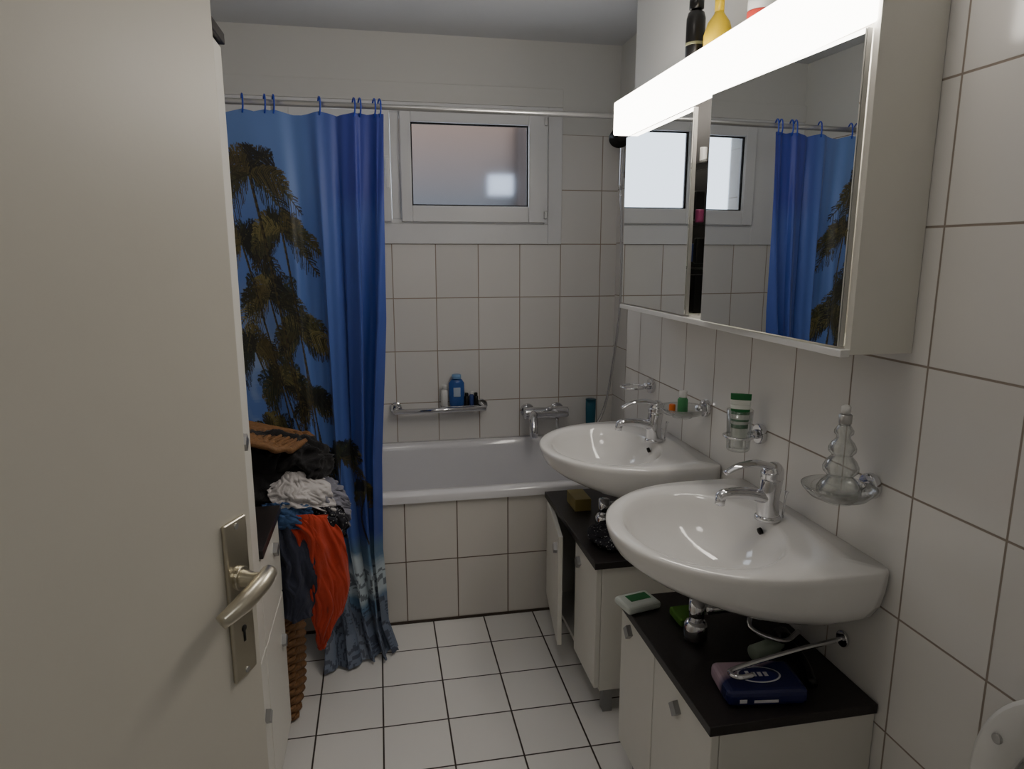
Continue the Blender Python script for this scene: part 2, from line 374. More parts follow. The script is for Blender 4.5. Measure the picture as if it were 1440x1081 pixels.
for k,h in enumerate(hooks):
    i=int(h*(NS-1)); p=verts[0,i]; x=p[0]
    tube('hook_%d'%k,[(x,p[1],p[2]-0.012),(x+0.004,2.437,1.893),(x+0.004,2.440,1.922),(x,2.455,1.932),(x-0.004,2.470,1.922),(x-0.003,2.471,1.908)],0.0028,m_blue,cur,8)

# ------------------------------------------------------------------ mirror cabinet
mc=group('mirror_cabinet')
CX0,CX1,CY0,CY1,CZ0,CZ1=0.845,XR-0.001,1.10,2.28,1.245,1.92
boxes('carcass',[(CX0,CX1,CY0,CY0+0.016,CZ0,CZ1),(CX0,CX1,CY1-0.016,CY1,CZ0,CZ1),(CX0,CX1,CY0+0.016,CY1-0.016,CZ0,CZ0+0.016),(CX0,CX1,CY0+0.016,CY1-0.016,CZ1-0.016,CZ1),(CX1-0.01,CX1,CY0+0.016,CY1-0.016,CZ0+0.016,CZ1-0.016),(CX0+0.02,CX1-0.01,1.60,1.615,CZ0+0.016,CZ1-0.016)],m_cab,mc,0.001)
box('painted_shade_sheet',CX1-0.016,CX1-0.011,1.62,2.26,CZ0+0.02,CZ1-0.02,m_dark,mc)  # black sheet stands in for the shade inside the mirror cabinet
boxes('bottom_trim',[(0.826,CX0,CY0,CY1,CZ0-0.004,CZ0+0.010)],m_white,mc,0.001)
def mdoor(name,y0,y1,ang,hy):
    e=bpy.data.objects.new(name,None); COL.objects.link(e); e.parent=mc
    e.location=(0.843,hy,0); e.rotation_euler=(0,0,math.radians(ang))
    box(name+'_panel',-0.010,0,y0-hy,y1-hy,CZ0+0.014,1.806,m_alu,e)
    box(name+'_glass',-0.0135,-0.0105,y0-hy+0.001,y1-hy-0.001,CZ0+0.015,1.805,m_mirror,e)
mdoor('mirror_door_right',1.116,1.630,2.3,1.116)
mdoor('mirror_door_left',1.770,2.272,0.0,2.272)
boxes('cosmetics',[(0.87,0.90,1.80,1.835,1.262,1.37),(0.88,0.92,1.85,1.89,1.262,1.34),(0.87,0.90,1.80,1.82,1.40,1.47),(0.88,0.91,1.84,1.87,1.52,1.60)],m_black,mc,0.004)
disc('pink_jar',(0.885,1.82,1.53),0.012,0.035,'Z',mat('pink',(130,50,90),0.4),mc)
disc('white_jar',(0.895,1.835,1.695),0.010,0.04,'Z',m_white,mc)
disc('blue_jar',(0.89,1.85,1.43),0.015,0.05,'Z',mat('jar_blue',(60,80,150),0.4),mc)
for k,z in enumerate((1.388,1.505,1.67)): box('glass_shelf_%d'%k,0.86,0.955,1.62,2.26,z-0.003,z+0.003,m_glass,mc)
m_lamp=emis('lamp_diffuser',(255,246,234),14.0)
lp=group('mirror_light_fixture')
box('diffuser',0.785,0.844,CY0+0.004,CY1,1.812,1.916,m_lamp,lp,0.006)
box('back_plate',0.844,0.85,CY0+0.004,CY1,1.9205,1.932,m_white,lp)

def bottle(name,loc,prof,m,capm,capprof,sx=1,sy=1):
    g=group(name); lathe('body',prof,loc,m,g,28,sx,sy); lathe('cap',capprof,loc,capm,g,24,1,1); return g
ZT=1.9205
g=bottle('black_spray_can',(0.885,1.90,ZT),[(0.02,0),(0.026,0.003),(0.026,0.14),(0.022,0.155),(0.014,0.162)],m_black,m_black,[(0.014,0.162),(0.02,0.165),(0.02,0.19),(0.012,0.2)])
lathe('label_band',[(0.0262,0.07),(0.0264,0.072),(0.0264,0.076),(0.0262,0.078)],(0.885,1.90,ZT),mat('label_grey',(120,120,90),0.4),g)
m_yel=mat('yellow_plastic',(225,190,20),0.35)
bottle('yellow_squeeze_bottle',(0.885,1.765,ZT),[(0.030,0),(0.036,0.004),(0.037,0.06),(0.028,0.09),(0.014,0.11),(0.012,0.115)],m_yel,m_yel,[(0.012,0.115),(0.012,0.15),(0.006,0.18),(0.004,0.2)])
bottle('white_tube_bottle',(0.885,1.56,ZT),[(0.028,0),(0.03,0.003),(0.03,0.12),(0.02,0.13)],m_white,mat('red_cap',(190,60,50),0.4),[(0.031,0.03),(0.0312,0.032),(0.0312,0.05),(0.031,0.052)])

# ------------------------------------------------------------------ washbasins
def basin(name,yc):
    g=group(name); Z=0.815; D=0.478; wd=0.292
    dense=[(0.283,0.0),(0.290,0.008),(0.292,0.05),(0.2923,0.10)]
    for k in range(0,201):
        th=math.pi*k/200
        dense.append((wd*math.cos(th),0.15+(D-0.15)*(math.sin(th)**0.90)))
    dense+=[(-0.2923,0.10),(-0.292,0.05),(-0.290,0.008),(-0.283,0.0)]
    cb=0.265; ex,ey=0.215,0.170
    n=128
    def ray(phi):
        dx,dy=math.cos(phi),math.sin(phi); best=None
        P=dense+[dense[0]]
        for (a0,b0),(a1,b1) in zip(P[:-1],P[1:]):
            ux,uy=a1-a0,b1-b0; den=dx*uy-dy*ux
            if abs(den)<1e-12: continue
            px,py=a0,b0-cb
            tt_=(px*uy-py*ux)/den; q=(px*dy-py*dx)/den
            if tt_>0 and -1e-6<=q<=1+1e-6 and (best is None or tt_<best): best=tt_
        return best*dx,cb+best*dy
    out=[ray(2*math.pi*k/n) for k in range(n)]
    ell=[(ex*math.cos(2*math.pi*k/n),cb+ey*math.sin(2*math.pi*k/n)) for k in range(n)]
    def Wp(a,b,z): return (XR-0.002-b,yc+a,Z+z)
    rings=[]
    for s,z in ((0.12,-0.188),(0.35,-0.184),(0.60,-0.168),(0.78,-0.144),(0.90,-0.115),(0.96,-0.085),(0.987,-0.050),(0.998,-0.022),(0.999,-0.006)):
        cen=0.08*(1-s)
        rings.append([Wp(a*s,b*s+cen,z*(1-0.42*max(0,b*s+cen-0.10)/0.378)) for a,b in out])
    rings.append([Wp(a*0.985,max(b*0.985,b-0.006),0.0) for a,b in out])
    for q in (0.5,1.0):
        rings.append([Wp(a*(1-q)*0.985+q*e*1.05,(b*(1-q)*0.985+q*(cb+(f-cb)*1.05)),0.001-0.002*q) for (a,b),(e,f) in zip(out,ell)])
    for s,z in ((1.0,-0.007),(0.95,-0.028),(0.85,-0.062),(0.70,-0.092),(0.50,-0.113),(0.25,-0.124),(0.08,-0.128)):
        rings.append([Wp(e*s,cb+(f-cb)*s-0.01*(1-s),z) for e,f in ell])
    loft('bowl',rings,m_cer,g)
    disc('drain',(XR-0.002-cb+0.01,yc,Z-0.1265),0.022,0.005,'Z',m_chrome,g)
    tube('overflow_hole',[(XR-0.118,yc,Z-0.030),(XR-0.111,yc,Z-0.028)],[0.008,0.008],m_dark,g,16,smooth=False)
    f=group('basin_mixer_tap'); fx=XR-0.098; k_=1.15
    def q_(dx,dz): return (fx+dx*k_,yc,Z+0.001+dz*k_)
    lathe('base_ring',[(0.030,0),(0.030,0.006),(0.026,0.011)],(fx,yc,Z+0.001),m_chrome,f)
    tube('body',[q_(0,0.006),q_(-0.001,0.045),q_(0.004,0.085)],[0.026,0.024,0.025],m_chrome,f,24)
    tube('spout',[q_(-0.004,0.045),q_(-0.05,0.058),q_(-0.095,0.060),q_(-0.112,0.052)],[0.021,0.017,0.015,0.013],m_chrome,f,20,flat=0.8)
    tube('aerator',[q_(-0.106,0.055),q_(-0.108,0.038)],[0.012,0.0115],m_chrome,f,20,smooth=False)
    tube('cartridge_dome',[q_(0.004,0.086),q_(0.003,0.102),q_(-0.002,0.112),q_(-0.004,0.115)],[0.026,0.026,0.018,0.004],m_chrome,f,24)
    tube('lever',[q_(0.012,0.108),q_(-0.03,0.119),q_(-0.07,0.116),q_(-0.100,0.103)],[0.018,0.017,0.014,0.010],m_chrome,f,20,flat=0.42)
    tube('popup_rod',[q_(0.034,0.0),q_(0.037,0.045),q_(0.040,0.056)],[0.0028,0.0028,0.006],m_chrome,f,10)
    s=group('basin_siphon'); sx=XR-cb
    tube('tailpipe',[(sx,yc,Z-0.190),(sx,yc,0.57)],[0.018,0.018],m_chrome,s,20,smooth=False)
    lathe('bottle_trap',[(0.02,0.0),(0.028,0.006),(0.028,0.04),(0.02,0.05)],(sx,yc,0.5245),m_chrome,s)
    tube('wall_pipe',[(sx+0.02,yc,0.60),(sx+0.12,yc,0.60),(XR-0.003,yc,0.60)],[0.014]*3,m_chrome,s,16)
    for k in (-1,1):
        tube('supply_hose_%d'%(k+1),[(XR-0.04,yc+k*0.07,0.56),(XR-0.10,yc+k*0.10,0.56),(XR-0.16,yc+k*0.06,0.58),(XR-0.12,yc+k*0.02,0.62)],0.006,m_black if k>0 else m_chrome,s,10)
basin('washbasin',1.375)
basin('washbasin',2.06)

# ------------------------------------------------------------------ vanity cabinets
def knob(parent,x,y,z,side=-1):
    d=0.021
    o=mk('knob',[(x,y,z-d*0.95),(x,y+d,z),(x,y,z+d*0.95),(x,y-d,z),(x+side*0.012,y,z-d*0.9),(x+side*0.012,y+d*0.95,z),(x+side*0.012,y,z+d*0.9),(x+side*0.012,y-d*0.95,z)],BF,m_knob,parent,False); fixn(o)
    return o
def carcass(g,x0,x1,y0,y1,z0,z1):
    tk=0.016
    boxes('carcass',[(x0,x1,y0,y0+tk,z0,z1),(x0,x1,y1-tk,y1,z0,z1),(x0,x1,y0+tk,y1-tk,z0,z0+tk),(x1-0.008,x1,y0+tk,y1-tk,z0+tk,z1)],m_cab,g,0.001)
ZW=0.522
g=group('vanity_base_cabinet')
carcass(g,0.63,XR-0.002,1.09,1.60,0.09,ZW-0.022)
box('worktop',0.604,XR-0.002,1.083,1.607,ZW-0.022,ZW,m_top,g,0.002)
box('door_near',0.612,0.629,1.091,1.375,0.10,ZW-0.025,m_cab,g,0.002)
box('door_far',0.612,0.629,1.379,1.599,0.10,ZW-0.025,m_cab,g,0.002)
knob(g,0.612,1.246,0.447); knob(g,0.612,1.537,0.46)
boxes('legs',[(0.65,0.68,1.11,1.14,0,0.09),(0.65,0.68,1.55,1.58,0,0.09),(0.92,0.95,1.11,1.14,0,0.09),(0.92,0.95,1.55,1.58,0,0.09)],m_knob,g)
g=group('vanity_base_cabinet')
carcass(g,0.63,XR-0.002,1.82,2.44,0.09,ZW-0.022)
box('worktop',0.604,XR-0.002,1.812,2.448,ZW-0.022,ZW,m_top,g,0.002)
box('door_near',0.612,0.629,1.822,2.045,0.10,ZW-0.025,m_cab,g,0.002)
knob(g,0.612,1.997,0.44)
boxes('legs',[(0.65,0.68,1.84,1.87,0,0.09),(0.65,0.68,2.39,2.42,0,0.09),(0.92,0.95,1.84,1.87,0,0.09),(0.92,0.95,2.39,2.42,0,0.09)],m_knob,g)
box('painted_interior_shade',0.96,0.964,1.84,2.42,0.11,0.49,m_dark,g)  # shade behind the ajar door, put in as a black sheet
e=bpy.data.objects.new('door_far_hinge',None); COL.objects.link(e); e.parent=g; e.location=(0.628,2.438,0); e.rotation_euler=(0,0,math.radians(-8))
box('door_far',-0.016,0,-0.37,0,0.10,ZW-0.025,m_cab,e,0.002); knob(e,-0.016,-0.325,0.44)

# ------------------------------------------------------------------ left cabinets
g=group('tall_cabinet')
box('carcass',XL+0.003,-0.318,1.20,1.598,0.06,1.85,m_cab,g,0.002)
box('plinth',XL+0.01,-0.35,1.21,1.59,0,0.06,m_cab,g)
box('door_lower',-0.317,-0.300,1.202,1.596,0.065,0.485,m_cab,g,0.002)
box('door_upper',-0.317,-0.300,1.202,1.596,0.49,1.845,m_cab,g,0.002)
box('top_board',XL+0.003,-0.292,1.195,1.60,1.85,1.872,m_top,g,0.002)
knob(g,-0.300,1.54,0.34,1); knob(g,-0.300,1.50,1.03,1)
g=group('low_cabinet')
box('carcass',XL+0.003,-0.318,1.602,1.90,0.06,0.713,m_cab,g,0.002)
box('plinth',XL+0.01,-0.35,1.61,1.89,0,0.06,m_cab,g)
box('drawer_front',-0.317,-0.300,1.604,1.898,0.485,0.708,m_cab,g,0.002)
box('door_front',-0.317,-0.300,1.604,1.898,0.065,0.480,m_cab,g,0.002)
box('worktop',XL+0.003,-0.292,1.602,1.908,0.713,0.735,m_top,g,0.002)
knob(g,-0.300,1.80,0.65,1); knob(g,-0.300,1.84,0.36,1)

# ------------------------------------------------------------------ door
d=group('door_1',(-0.477,0.224,0)); ang=math.atan2(0.914,0.407); d.rotation_euler=(0,0,ang)
box('leaf',0,0.74,0.0,0.04,0.01,2.0,m_door,d,0.003)
box('rebate_lip',0.74,0.752,0.022,0.036,0.01,2.0,m_door,d,0.002)
px=0.700
box('escutcheon',px-0.0225,px+0.0225,-0.006,0.0,0.885,1.10,m_nickel,d,0.0025)
tube('handle_neck',[(px,-0.004,1.022),(px,-0.025,1.022),(px+0.001,-0.042,1.022)],[0.012,0.0095,0.0115],m_nickel,d,20)
tube('lever',[(px+0.013,-0.040,1.028),(px-0.014,-0.046,1.026),(px-0.046,-0.042,1.016),(px-0.074,-0.030,1.004)],[0.010,0.012,0.012,0.009],m_nickel,d,18)
disc('neck_rose',(px,-0.008,1.022),0.0155,0.005,'Y',m_nickel,d)
tube('keyhole_round',[(px,-0.0068,0.952),(px,-0.0055,0.952)],[0.0045]*2,m_dark,d,16,smooth=False)
box('keyhole_slot',px-0.0018,px+0.0018,-0.0067,-0.0055,0.934,0.952,m_dark,d)
for k,z in enumerate((0.893,1.092)): disc('screw_%d'%k,(px,-0.0065,z),0.004,0.002,'Y',m_alu,d)
for k,z in enumerate((0.25,1.75)): tube('hinge_%d'%k,[(-0.004,0.03,z),(-0.004,0.03,z+0.09)],[0.008]*2,m_alu,d,12,smooth=False)

# ------------------------------------------------------------------ wall accessories
def mount(g,y,z=0.963):
    disc('rose',(XR-0.008,y,z),0.027,0.016,'X',m_chrome,g)
    tube('arm',[(XR-0.016,y,z),(XR-0.036,y-0.002,z)],[0.013,0.010],m_chrome,g,16,smooth=False)
def dish(name,y):
    g=group(name); mount(g,y); c=(XR-0.088,y-0.012,0.945)
    lathe('glass_bowl',[(0.004,0.0),(0.03,0.0),(0.055,0.008),(0.068,0.022),(0.071,0.028),(0.068,0.028),(0.052,0.012),(0.03,0.005),(0.004,0.005)],c,m_glass2,g,48)
    tube('clip',[(XR-0.034,y-0.002,0.963),(XR-0.026,y-0.006,0.968)],[0.006,0.005],m_chrome,g,10,smooth=False)
    torus('foot_ring',(c[0],c[1],c[2]-0.002),0.028,0.0022,m_glass2,g)
    return c
c=dish('glass_soap_dish',1.164)
g=group('glass_soap_dispenser')
pz=c[2]+0.0055
lathe('tiered_body',[(0.004,0),(0.034,0.0),(0.041,0.008),(0.042,0.018),(0.034,0.032),(0.024,0.043),(0.026,0.047),(0.033,0.054),(0.034,0.062),(0.028,0.075),(0.019,0.085),(0.021,0.089),(0.026,0.095),(0.026,0.102),(0.021,0.112),(0.013,0.121),(0.013,0.126),(0.018,0.131),(0.018,0.137),(0.012,0.146),(0.010,0.150),
 (0.008,0.150),(0.010,0.145),(0.015,0.136),(0.010,0.124),(0.018,0.110),(0.023,0.100),(0.016,0.088),(0.025,0.072),(0.030,0.060),(0.021,0.045),(0.031,0.030),(0.038,0.016),(0.035,0.008),(0.004,0.007)],(c[0],c[1],pz),m_glass2,g,48)
lathe('pump_collar',[(0.012,0.1505),(0.0125,0.152),(0.0125,0.168),(0.010,0.170)],(c[0],c[1],pz),m_alu,g)
lathe('pump_top',[(0.006,0.170),(0.009,0.174),(0.009,0.184),(0.004,0.188)],(c[0],c[1],pz),m_white,g)
c=dish('glass_soap_dish',1.888)
g=group('small_medicine_bottle')
lathe('body',[(0.012,0),(0.0155,0.002),(0.0155,0.045),(0.010,0.052)],(c[0],c[1],c[2]+0.006),mat('green_label',(70,140,90),0.4),g,24)
lathe('cap',[(0.0105,0.052),(0.012,0.054),(0.012,0.070),(0.010,0.072)],(c[0],c[1],c[2]+0.006),m_white,g,24)
g=group('orange_lip_balm'); lathe('body',[(0.009,0),(0.010,0.001),(0.010,0.024),(0.008,0.026)],(c[0]-0.028,c[1]+0.012,c[2]+0.009),mat('orange_plastic',(220,110,30),0.4),g,20)
g=group('glass_tumbler_holder'); y=1.58; mount(g,y)
tc_=(XR-0.072,y-0.008,0.925)
torus('ring',(tc_[0],tc_[1],0.963),0.0375,0.0032,m_chrome,g)
lathe('tumbler',[(0.004,0),(0.026,0),(0.029,0.004),(0.0335,0.108),(0.0315,0.108),(0.0272,0.008),(0.004,0.007)],tc_,m_glass,g,40)
g=group('toothpaste_tube')
m_tp=mat('toothpaste_white',(228,232,226),0.35); m_gr=mat('toothpaste_green',(30,110,60),0.4)
def flat_tube(z0,z1,a0,a1,b0,b1,m,nm):
    rings=[]
    for q in np.linspace(0,1,6):
        A=a0+(a1-a0)*q; B=b0+(b1-b0)*q
        rings.append([(tc_[0]+B*math.sin(t)*0.5+A*math.cos(t)*0.86,tc_[1]-A*math.cos(t)*0.5+0.86*B*math.sin(t),z0+(z1-z0)*q) for t in np.linspace(0,2*math.pi,24,endpoint=False)])
    return loft(nm,rings,m,g)
flat_tube(0.9335,0.955,0.011,0.012,0.011,0.012,m_white,'cap')
flat_tube(0.9552,1.045,0.018,0.025,0.016,0.006,m_tp,'body')
flat_tube(1.0452,1.058,0.025,0.0255,0.006,0.004,m_tp,'neck_band')
flat_tube(1.0582,1.075,0.0255,0.026,0.004,0.0015,m_gr,'crimp')
for k,(z,h) in enumerate(((0.985,0.010),(1.003,0.005),(1.021,0.014))): flat_tube(z,z+h,0.0212+k*0.0012,0.0216+k*0.0013,0.0144-k*0.0018,0.0130-k*0.0018,m_gr,'label_%d'%k)
g=group('chrome_towel_ring'); y=2.317; mount(g,y,0.95); torus('ring',(XR-0.078,y-0.004,0.95),0.044,0.0042,m_chrome,g)

g=group('under_basin_towel_bar')
tube('rod',[(XR-0.004,1.20,0.60),(0.85,1.19,0.592),(0.70,1.165,0.585),(0.68,1.15,0.584),(0.69,1.135,0.585),(0.72,1.135,0.586)],0.0055,m_chrome,g,12)
disc('rose',(XR-0.006,1.20,0.60),0.018,0.008,'X',m_chrome,g)

g=group('tissue_pack',(0.755,1.17,ZW)); g.rotation_euler=(0,0,math.radians(-8))
m_navy,nt,b=newmat('tissue_wrap'); tcn=nt.nodes.new('ShaderNodeTexCoord'); spn=nt.nodes.new('ShaderNodeSeparateXYZ'); nt.links.new(tcn.outputs['Object'],spn.inputs[0])
sm=nt.nodes.new('ShaderNodeMath'); sm.operation='MULTIPLY_ADD'; sm.inputs[1].default_value=-0.45; nt.links.new(spn.outputs[0],sm.inputs[0]); nt.links.new(spn.outputs[1],sm.inputs[2])
crn=nt.nodes.new('ShaderNodeValToRGB'); mrn=nt.nodes.new('ShaderNodeMapRange'); mrn.inputs[1].default_value=-0.07; mrn.inputs[2].default_value=0.09
nt.links.new(sm.outputs[0],mrn.inputs[0]); nt.links.new(mrn.outputs[0],crn.inputs[0])
crn.color_ramp.elements[0].position=0.55; crn.color_ramp.elements[0].color=(*lin((28,34,84)),1); crn.color_ramp.elements[1].position=0.68; crn.color_ramp.elements[1].color=(*lin((190,165,180)),1)
nt.links.new(crn.outputs[0],b.inputs['Base Color']); b.inputs['Roughness'].default_value=0.25
box('pack',-0.085,0.085,-0.055,0.055,0.001,0.038,m_navy,g,0.012)
m_lab=mat('tissue_label',(225,225,232),0.4); m_labn=mat('tissue_label_navy',(30,36,100),0.4)
lathe('label_rim',[(0.046,0.0381),(0.046,0.0386),(0.036,0.0386)],(0,0.0,0),m_lab,g,36,1,0.6)
lathe('label_face',[(0.042,0.0384),(0.042,0.0390),(0.03,0.0390)],(0,0.0,0),m_labn,g,36,1,0.58)
boxes('label_text',[(-0.027+0.0125*k,-0.019+0.0125*k,-0.007,0.007 if k else 0.012,0.0392,0.0396) for k in range(4)]+[(-0.03,0.02,-0.0555,-0.055,0.012,0.018),(-0.06,-0.045,-0.0555,-0.055,0.012,0.02)],m_lab,g)
g=group('hand_cream_tube',(0.80,1.27,ZW)); g.rotation_euler=(0,math.radians(90),math.radians(15))
lathe('body',[(0.012,0.0),(0.018,0.003),(0.019,0.07),(0.012,0.076),(0.010,0.09),(0.008,0.092)],(-0.0195,0,0),mat('cream_tube',(150,165,150),0.35),g)
g=group('dark_hair_brush'); tube('handle',[(0.87,1.15,ZW+0.014),(0.90,1.22,ZW+0.014),(0.91,1.29,ZW+0.014)],[0.010,0.008,0.012],m_black,g); tube('head',[(0.91,1.29,ZW+0.016),(0.92,1.35,ZW+0.016)],[0.018,0.018],m_black,g,flat=0.6)
g=group('green_cleaning_sponge'); box('sponge',0.70,0.76,1.43,1.50,ZW+0.0005,ZW+0.022,mat('sponge_green',(85,130,50),0.9,bump=0.5),g,0.006)
g=group('wet_wipes_pack',(0.640,1.555,ZW)); g.rotation_euler=(0,0,math.radians(12))
box('pack',-0.055,0.045,-0.04,0.035,0.0005,0.022,mat('wipes_white',(205,212,206),0.35,bump=0.3),g,0.009)
box('label',-0.03,0.03,-0.012,0.02,0.0222,0.0226,m_gr,g)
g=group('yellow_soap_box'); box('carton',0.66,0.72,2.22,2.33,ZW+0.0005,ZW+0.045,mat('yellow_box',(150,135,80),0.5,var=0.3),g,0.002)
def blob(name,c,r,amp,fr,seed,m,nu=96,nv=60,parent=None,zmin=None):
    rings=[]
    for j in range(nv+1):
        ph=math.pi*(j+0.02)/(nv+0.04); ring=[]
        for i in range(nu):
            th=2*math.pi*i/nu
            v=Vector((math.sin(ph)*math.cos(th),math.sin(ph)*math.sin(th),-math.cos(ph)))
            q=v*fr+Vector((seed*3.1,seed*1.7,seed)); q=q+Vector((noise.noise(q*1.1),noise.noise(q*1.1+Vector((9,2,1))),noise.noise(q*1.1+Vector((3,2,8)))))*0.7
            n1=1-2*abs(noise.noise(q)); n2=1-2*abs(noise.noise(q*2.1+Vector((5,1,2))))
            k=1+amp*(n1*0.9+n2*0.35-0.5)
            p=[c[0]+v.x*r[0]*k,c[1]+v.y*r[1]*k,c[2]+v.z*r[2]*k]
            if zmin is not None: p[2]=max(p[2],zmin)
            ring.append(p)
        rings.append(ring)
    return loft(name,rings,m,parent)
m_dots,nt,b=newmat('dotted_fabric'); vo=nt.nodes.new('ShaderNodeTexVoronoi'); vo.inputs['Scale'].default_value=110
tcn=nt.nodes.new('ShaderNodeTexCoord'); nt.links.new(tcn.outputs['Object'],vo.inputs['Vector'])
crn=nt.nodes.new('ShaderNodeValToRGB'); crn.color_ramp.interpolation='CONSTANT'; crn.color_ramp.elements[0].color=(0.4,0.4,0.4,1); crn.color_ramp.elements[1].position=0.22; crn.color_ramp.elements[1].color=(0.012,0.012,0.02,1)
nt.links.new(vo.outputs['Distance'],crn.inputs[0]); nt.links.new(crn.outputs[0],b.inputs['Base Color']); b.inputs['Roughness'].default_value=0.8
g=group('dotted_toiletry_pouch'); blob('pouch',(0.70,1.95,ZW+0.022),(0.065,0.085,0.024),0.25,1.6,3,m_dots,parent=g,zmin=ZW+0.001)

# ------------------------------------------------------------------ tub accessories
g=group('bathtub_grab_bar')
for k,x in enumerate((0.063,0.476)):
    disc('rose_%d'%k,(x,YB-0.008,0.70),0.029,0.016,'Y',m_chrome,g)
    tube('post_%d'%k,[(x,YB-0.016,0.70),(x,YB-0.058,0.694)],[0.014,0.012],m_chrome,g,16,smooth=False)
tube('bar',[(0.05,YB-0.06,0.692),(0.489,YB-0.06,0.692)],[0.013]*2,m_chrome,g,18,smooth=False)
box('shelf_tray',0.275,0.455,YB-0.05,YB-0.004,0.700,0.706,m_chrome,g,0.002)
zs=0.7065; ys=YB-0.03
bottle('white_shampoo_bottle',(0.293,ys,zs),[(0.014,0),(0.017,0.002),(0.017,0.07),(0.010,0.082)],m_white,m_white,[(0.010,0.082),(0.012,0.084),(0.012,0.10),(0.010,0.102)])
m_bb=mat('blue_bottle',(50,92,165),0.3)
gg=bottle('blue_shampoo_bottle',(0.352,ys,zs),[(0.030,0),(0.035,0.003),(0.038,0.06),(0.037,0.11),(0.025,0.128),(0.014,0.132)],m_bb,mat('cap_lblue',(120,160,205),0.3),[(0.022,0.132),(0.023,0.134),(0.022,0.15),(0.019,0.152)],1,0.5)
lathe('label',[(0.0215,0.045),(0.022,0.05),(0.022,0.085),(0.0215,0.09)],(0.352,ys-0.0085,zs),mat('label_pale',(180,195,215),0.4),gg,24,1,0.6)
for k,(x,h,mm) in enumerate(((0.400,0.058,m_black),(0.424,0.066,mat('bottle_blue2',(50,70,130),0.4)),(0.445,0.058,m_black))):
    bottle('travel_bottle',(x,ys,zs),[(0.010,0),(0.0115,0.001),(0.0115,h*0.7),(0.006,h*0.8)],mm,m_black if k!=1 else m_white,[(0.0065,h*0.8),(0.0085,h*0.82),(0.0085,h),(0.006,h*1.03)])
g=group('bathtub_shower_mixer')
for k,x in enumerate((0.705,0.855)):
    disc('rose_%d'%k,(x,YB-0.008,0.66),0.036,0.016,'Y',m_chrome,g)
    tube('inlet_%d'%k,[(x,YB-0.016,0.66),(x,YB-0.06,0.66)],[0.020,0.020],m_chrome,g,16,smooth=False)
tube('body',[(0.675,YB-0.07,0.66),(0.72,YB-0.07,0.66),(0.78,YB-0.07,0.66),(0.84,YB-0.07,0.66),(0.895,YB-0.07,0.66)],[0.028,0.030,0.027,0.030,0.025],m_chrome,g,20)
tube('spout',[(0.72,YB-0.075,0.655),(0.71,YB-0.12,0.645),(0.705,YB-0.155,0.60),(0.705,YB-0.16,0.56)],[0.025,0.022,0.020,0.019],m_chrome,g,18)
tube('lever',[(0.80,YB-0.08,0.675),(0.79,YB-0.13,0.70),(0.775,YB-0.175,0.705)],[0.019,0.014,0.012],m_chrome,g,16,flat=0.5)
g=group('hand_shower')
tube('hose',[(0.84,YB-0.07,0.628),(0.845,YB-0.08,0.58),(0.88,YB-0.10,0.548),(0.98,YB-0.12,0.56),(1.06,YB-0.12,0.66),(1.105,YB-0.12,0.9),(1.122,YB-0.15,1.2),(1.115,YB-0.16,1.5),(1.105,YB-0.16,1.72)],0.007,m_chrome,g,10)
disc('bracket',(XA-0.012,YB-0.16,1.78),0.02,0.022,'X',m_chrome,g)
tube('handset_handle',[(1.105,YB-0.16,1.72),(1.105,YB-0.165,1.80),(1.10,YB-0.18,1.89),(1.095,YB-0.20,1.94)],[0.011,0.013,0.012,0.014],m_chrome,g,14)
tube('spray_head',[(1.080,YB-0.19,1.948),(1.070,YB-0.218,1.925)],[0.036,0.046],m_black,g,24,smooth=False)
bottle('teal_shampoo_bottle',(1.02,3.19,0.5305),[(0.018,0),(0.022,0.002),(0.026,0.14),(0.026,0.18)],mat('teal_plastic',(40,100,120),0.4),mat('teal_plastic2',(30,85,105),0.4),[(0.0262,0.18),(0.026,0.184),(0.02,0.186)],1,0.5)

# ------------------------------------------------------------------ toilet
g=group('toilet')
ty=0.625
def tring(sx,sy,cx,z,n=40): return [(cx+sx*math.cos(2*math.pi*k/n)*(1.0 if math.cos(2*math.pi*k/n)<0 else 0.75),ty+sy*math.sin(2*math.pi*k/n),z) for k in range(n)]
loft('bowl',[tring(0.12,0.09,0.80,0.10),tring(0.19,0.13,0.76,0.16),tring(0.25,0.17,0.71,0.30),tring(0.27,0.185,0.68,0.39),tring(0.27,0.185,0.68,0.40),tring(0.215,0.14,0.68,0.40),tring(0.19,0.12,0.68,0.33),tring(0.10,0.06,0.70,0.25)],m_cer,g)
box('wall_mount',0.84,XR-0.002,ty-0.12,ty+0.12,0.12,0.395,m_cer,g,0.02)
def lid(x,tk,name,hole=None):
    n=56; zc=0.61; pts=[(math.sin(2*math.pi*k/n)*0.195,zc+0.215*math.cos(2*math.pi*k/n)) for k in range(n)]
    rings=[]
    for xx,s in ((x,0.97),(x+0.003,1.0),(x+tk-0.003,1.0),(x+tk,0.97)):
        rings.append([(xx,ty+a*s,zc+(b-zc)*s) for a,b in pts])
    if hole:
        for xx in (x+tk,x): rings.append([(xx,ty+a*hole,zc+(b-zc)*hole) for a,b in pts])
        rings.append(rings[0]); return loft(name,rings,m_white,g,False,False)
    return loft(name,rings,m_white,g)
lid(0.945,0.018,'lid'); lid(0.920,0.016,'seat_ring',0.68)
for s in (-1,1): disc('bumper_%d'%(s+1),(0.917,ty+s*0.150,0.69),0.008,0.006,'X',m_alu,g)
boxes('hinge',[(0.90,0.96,ty-0.09,ty-0.05,0.40,0.425),(0.90,0.96,ty+0.05,ty+0.09,0.40,0.425)],m_alu,g,0.004)

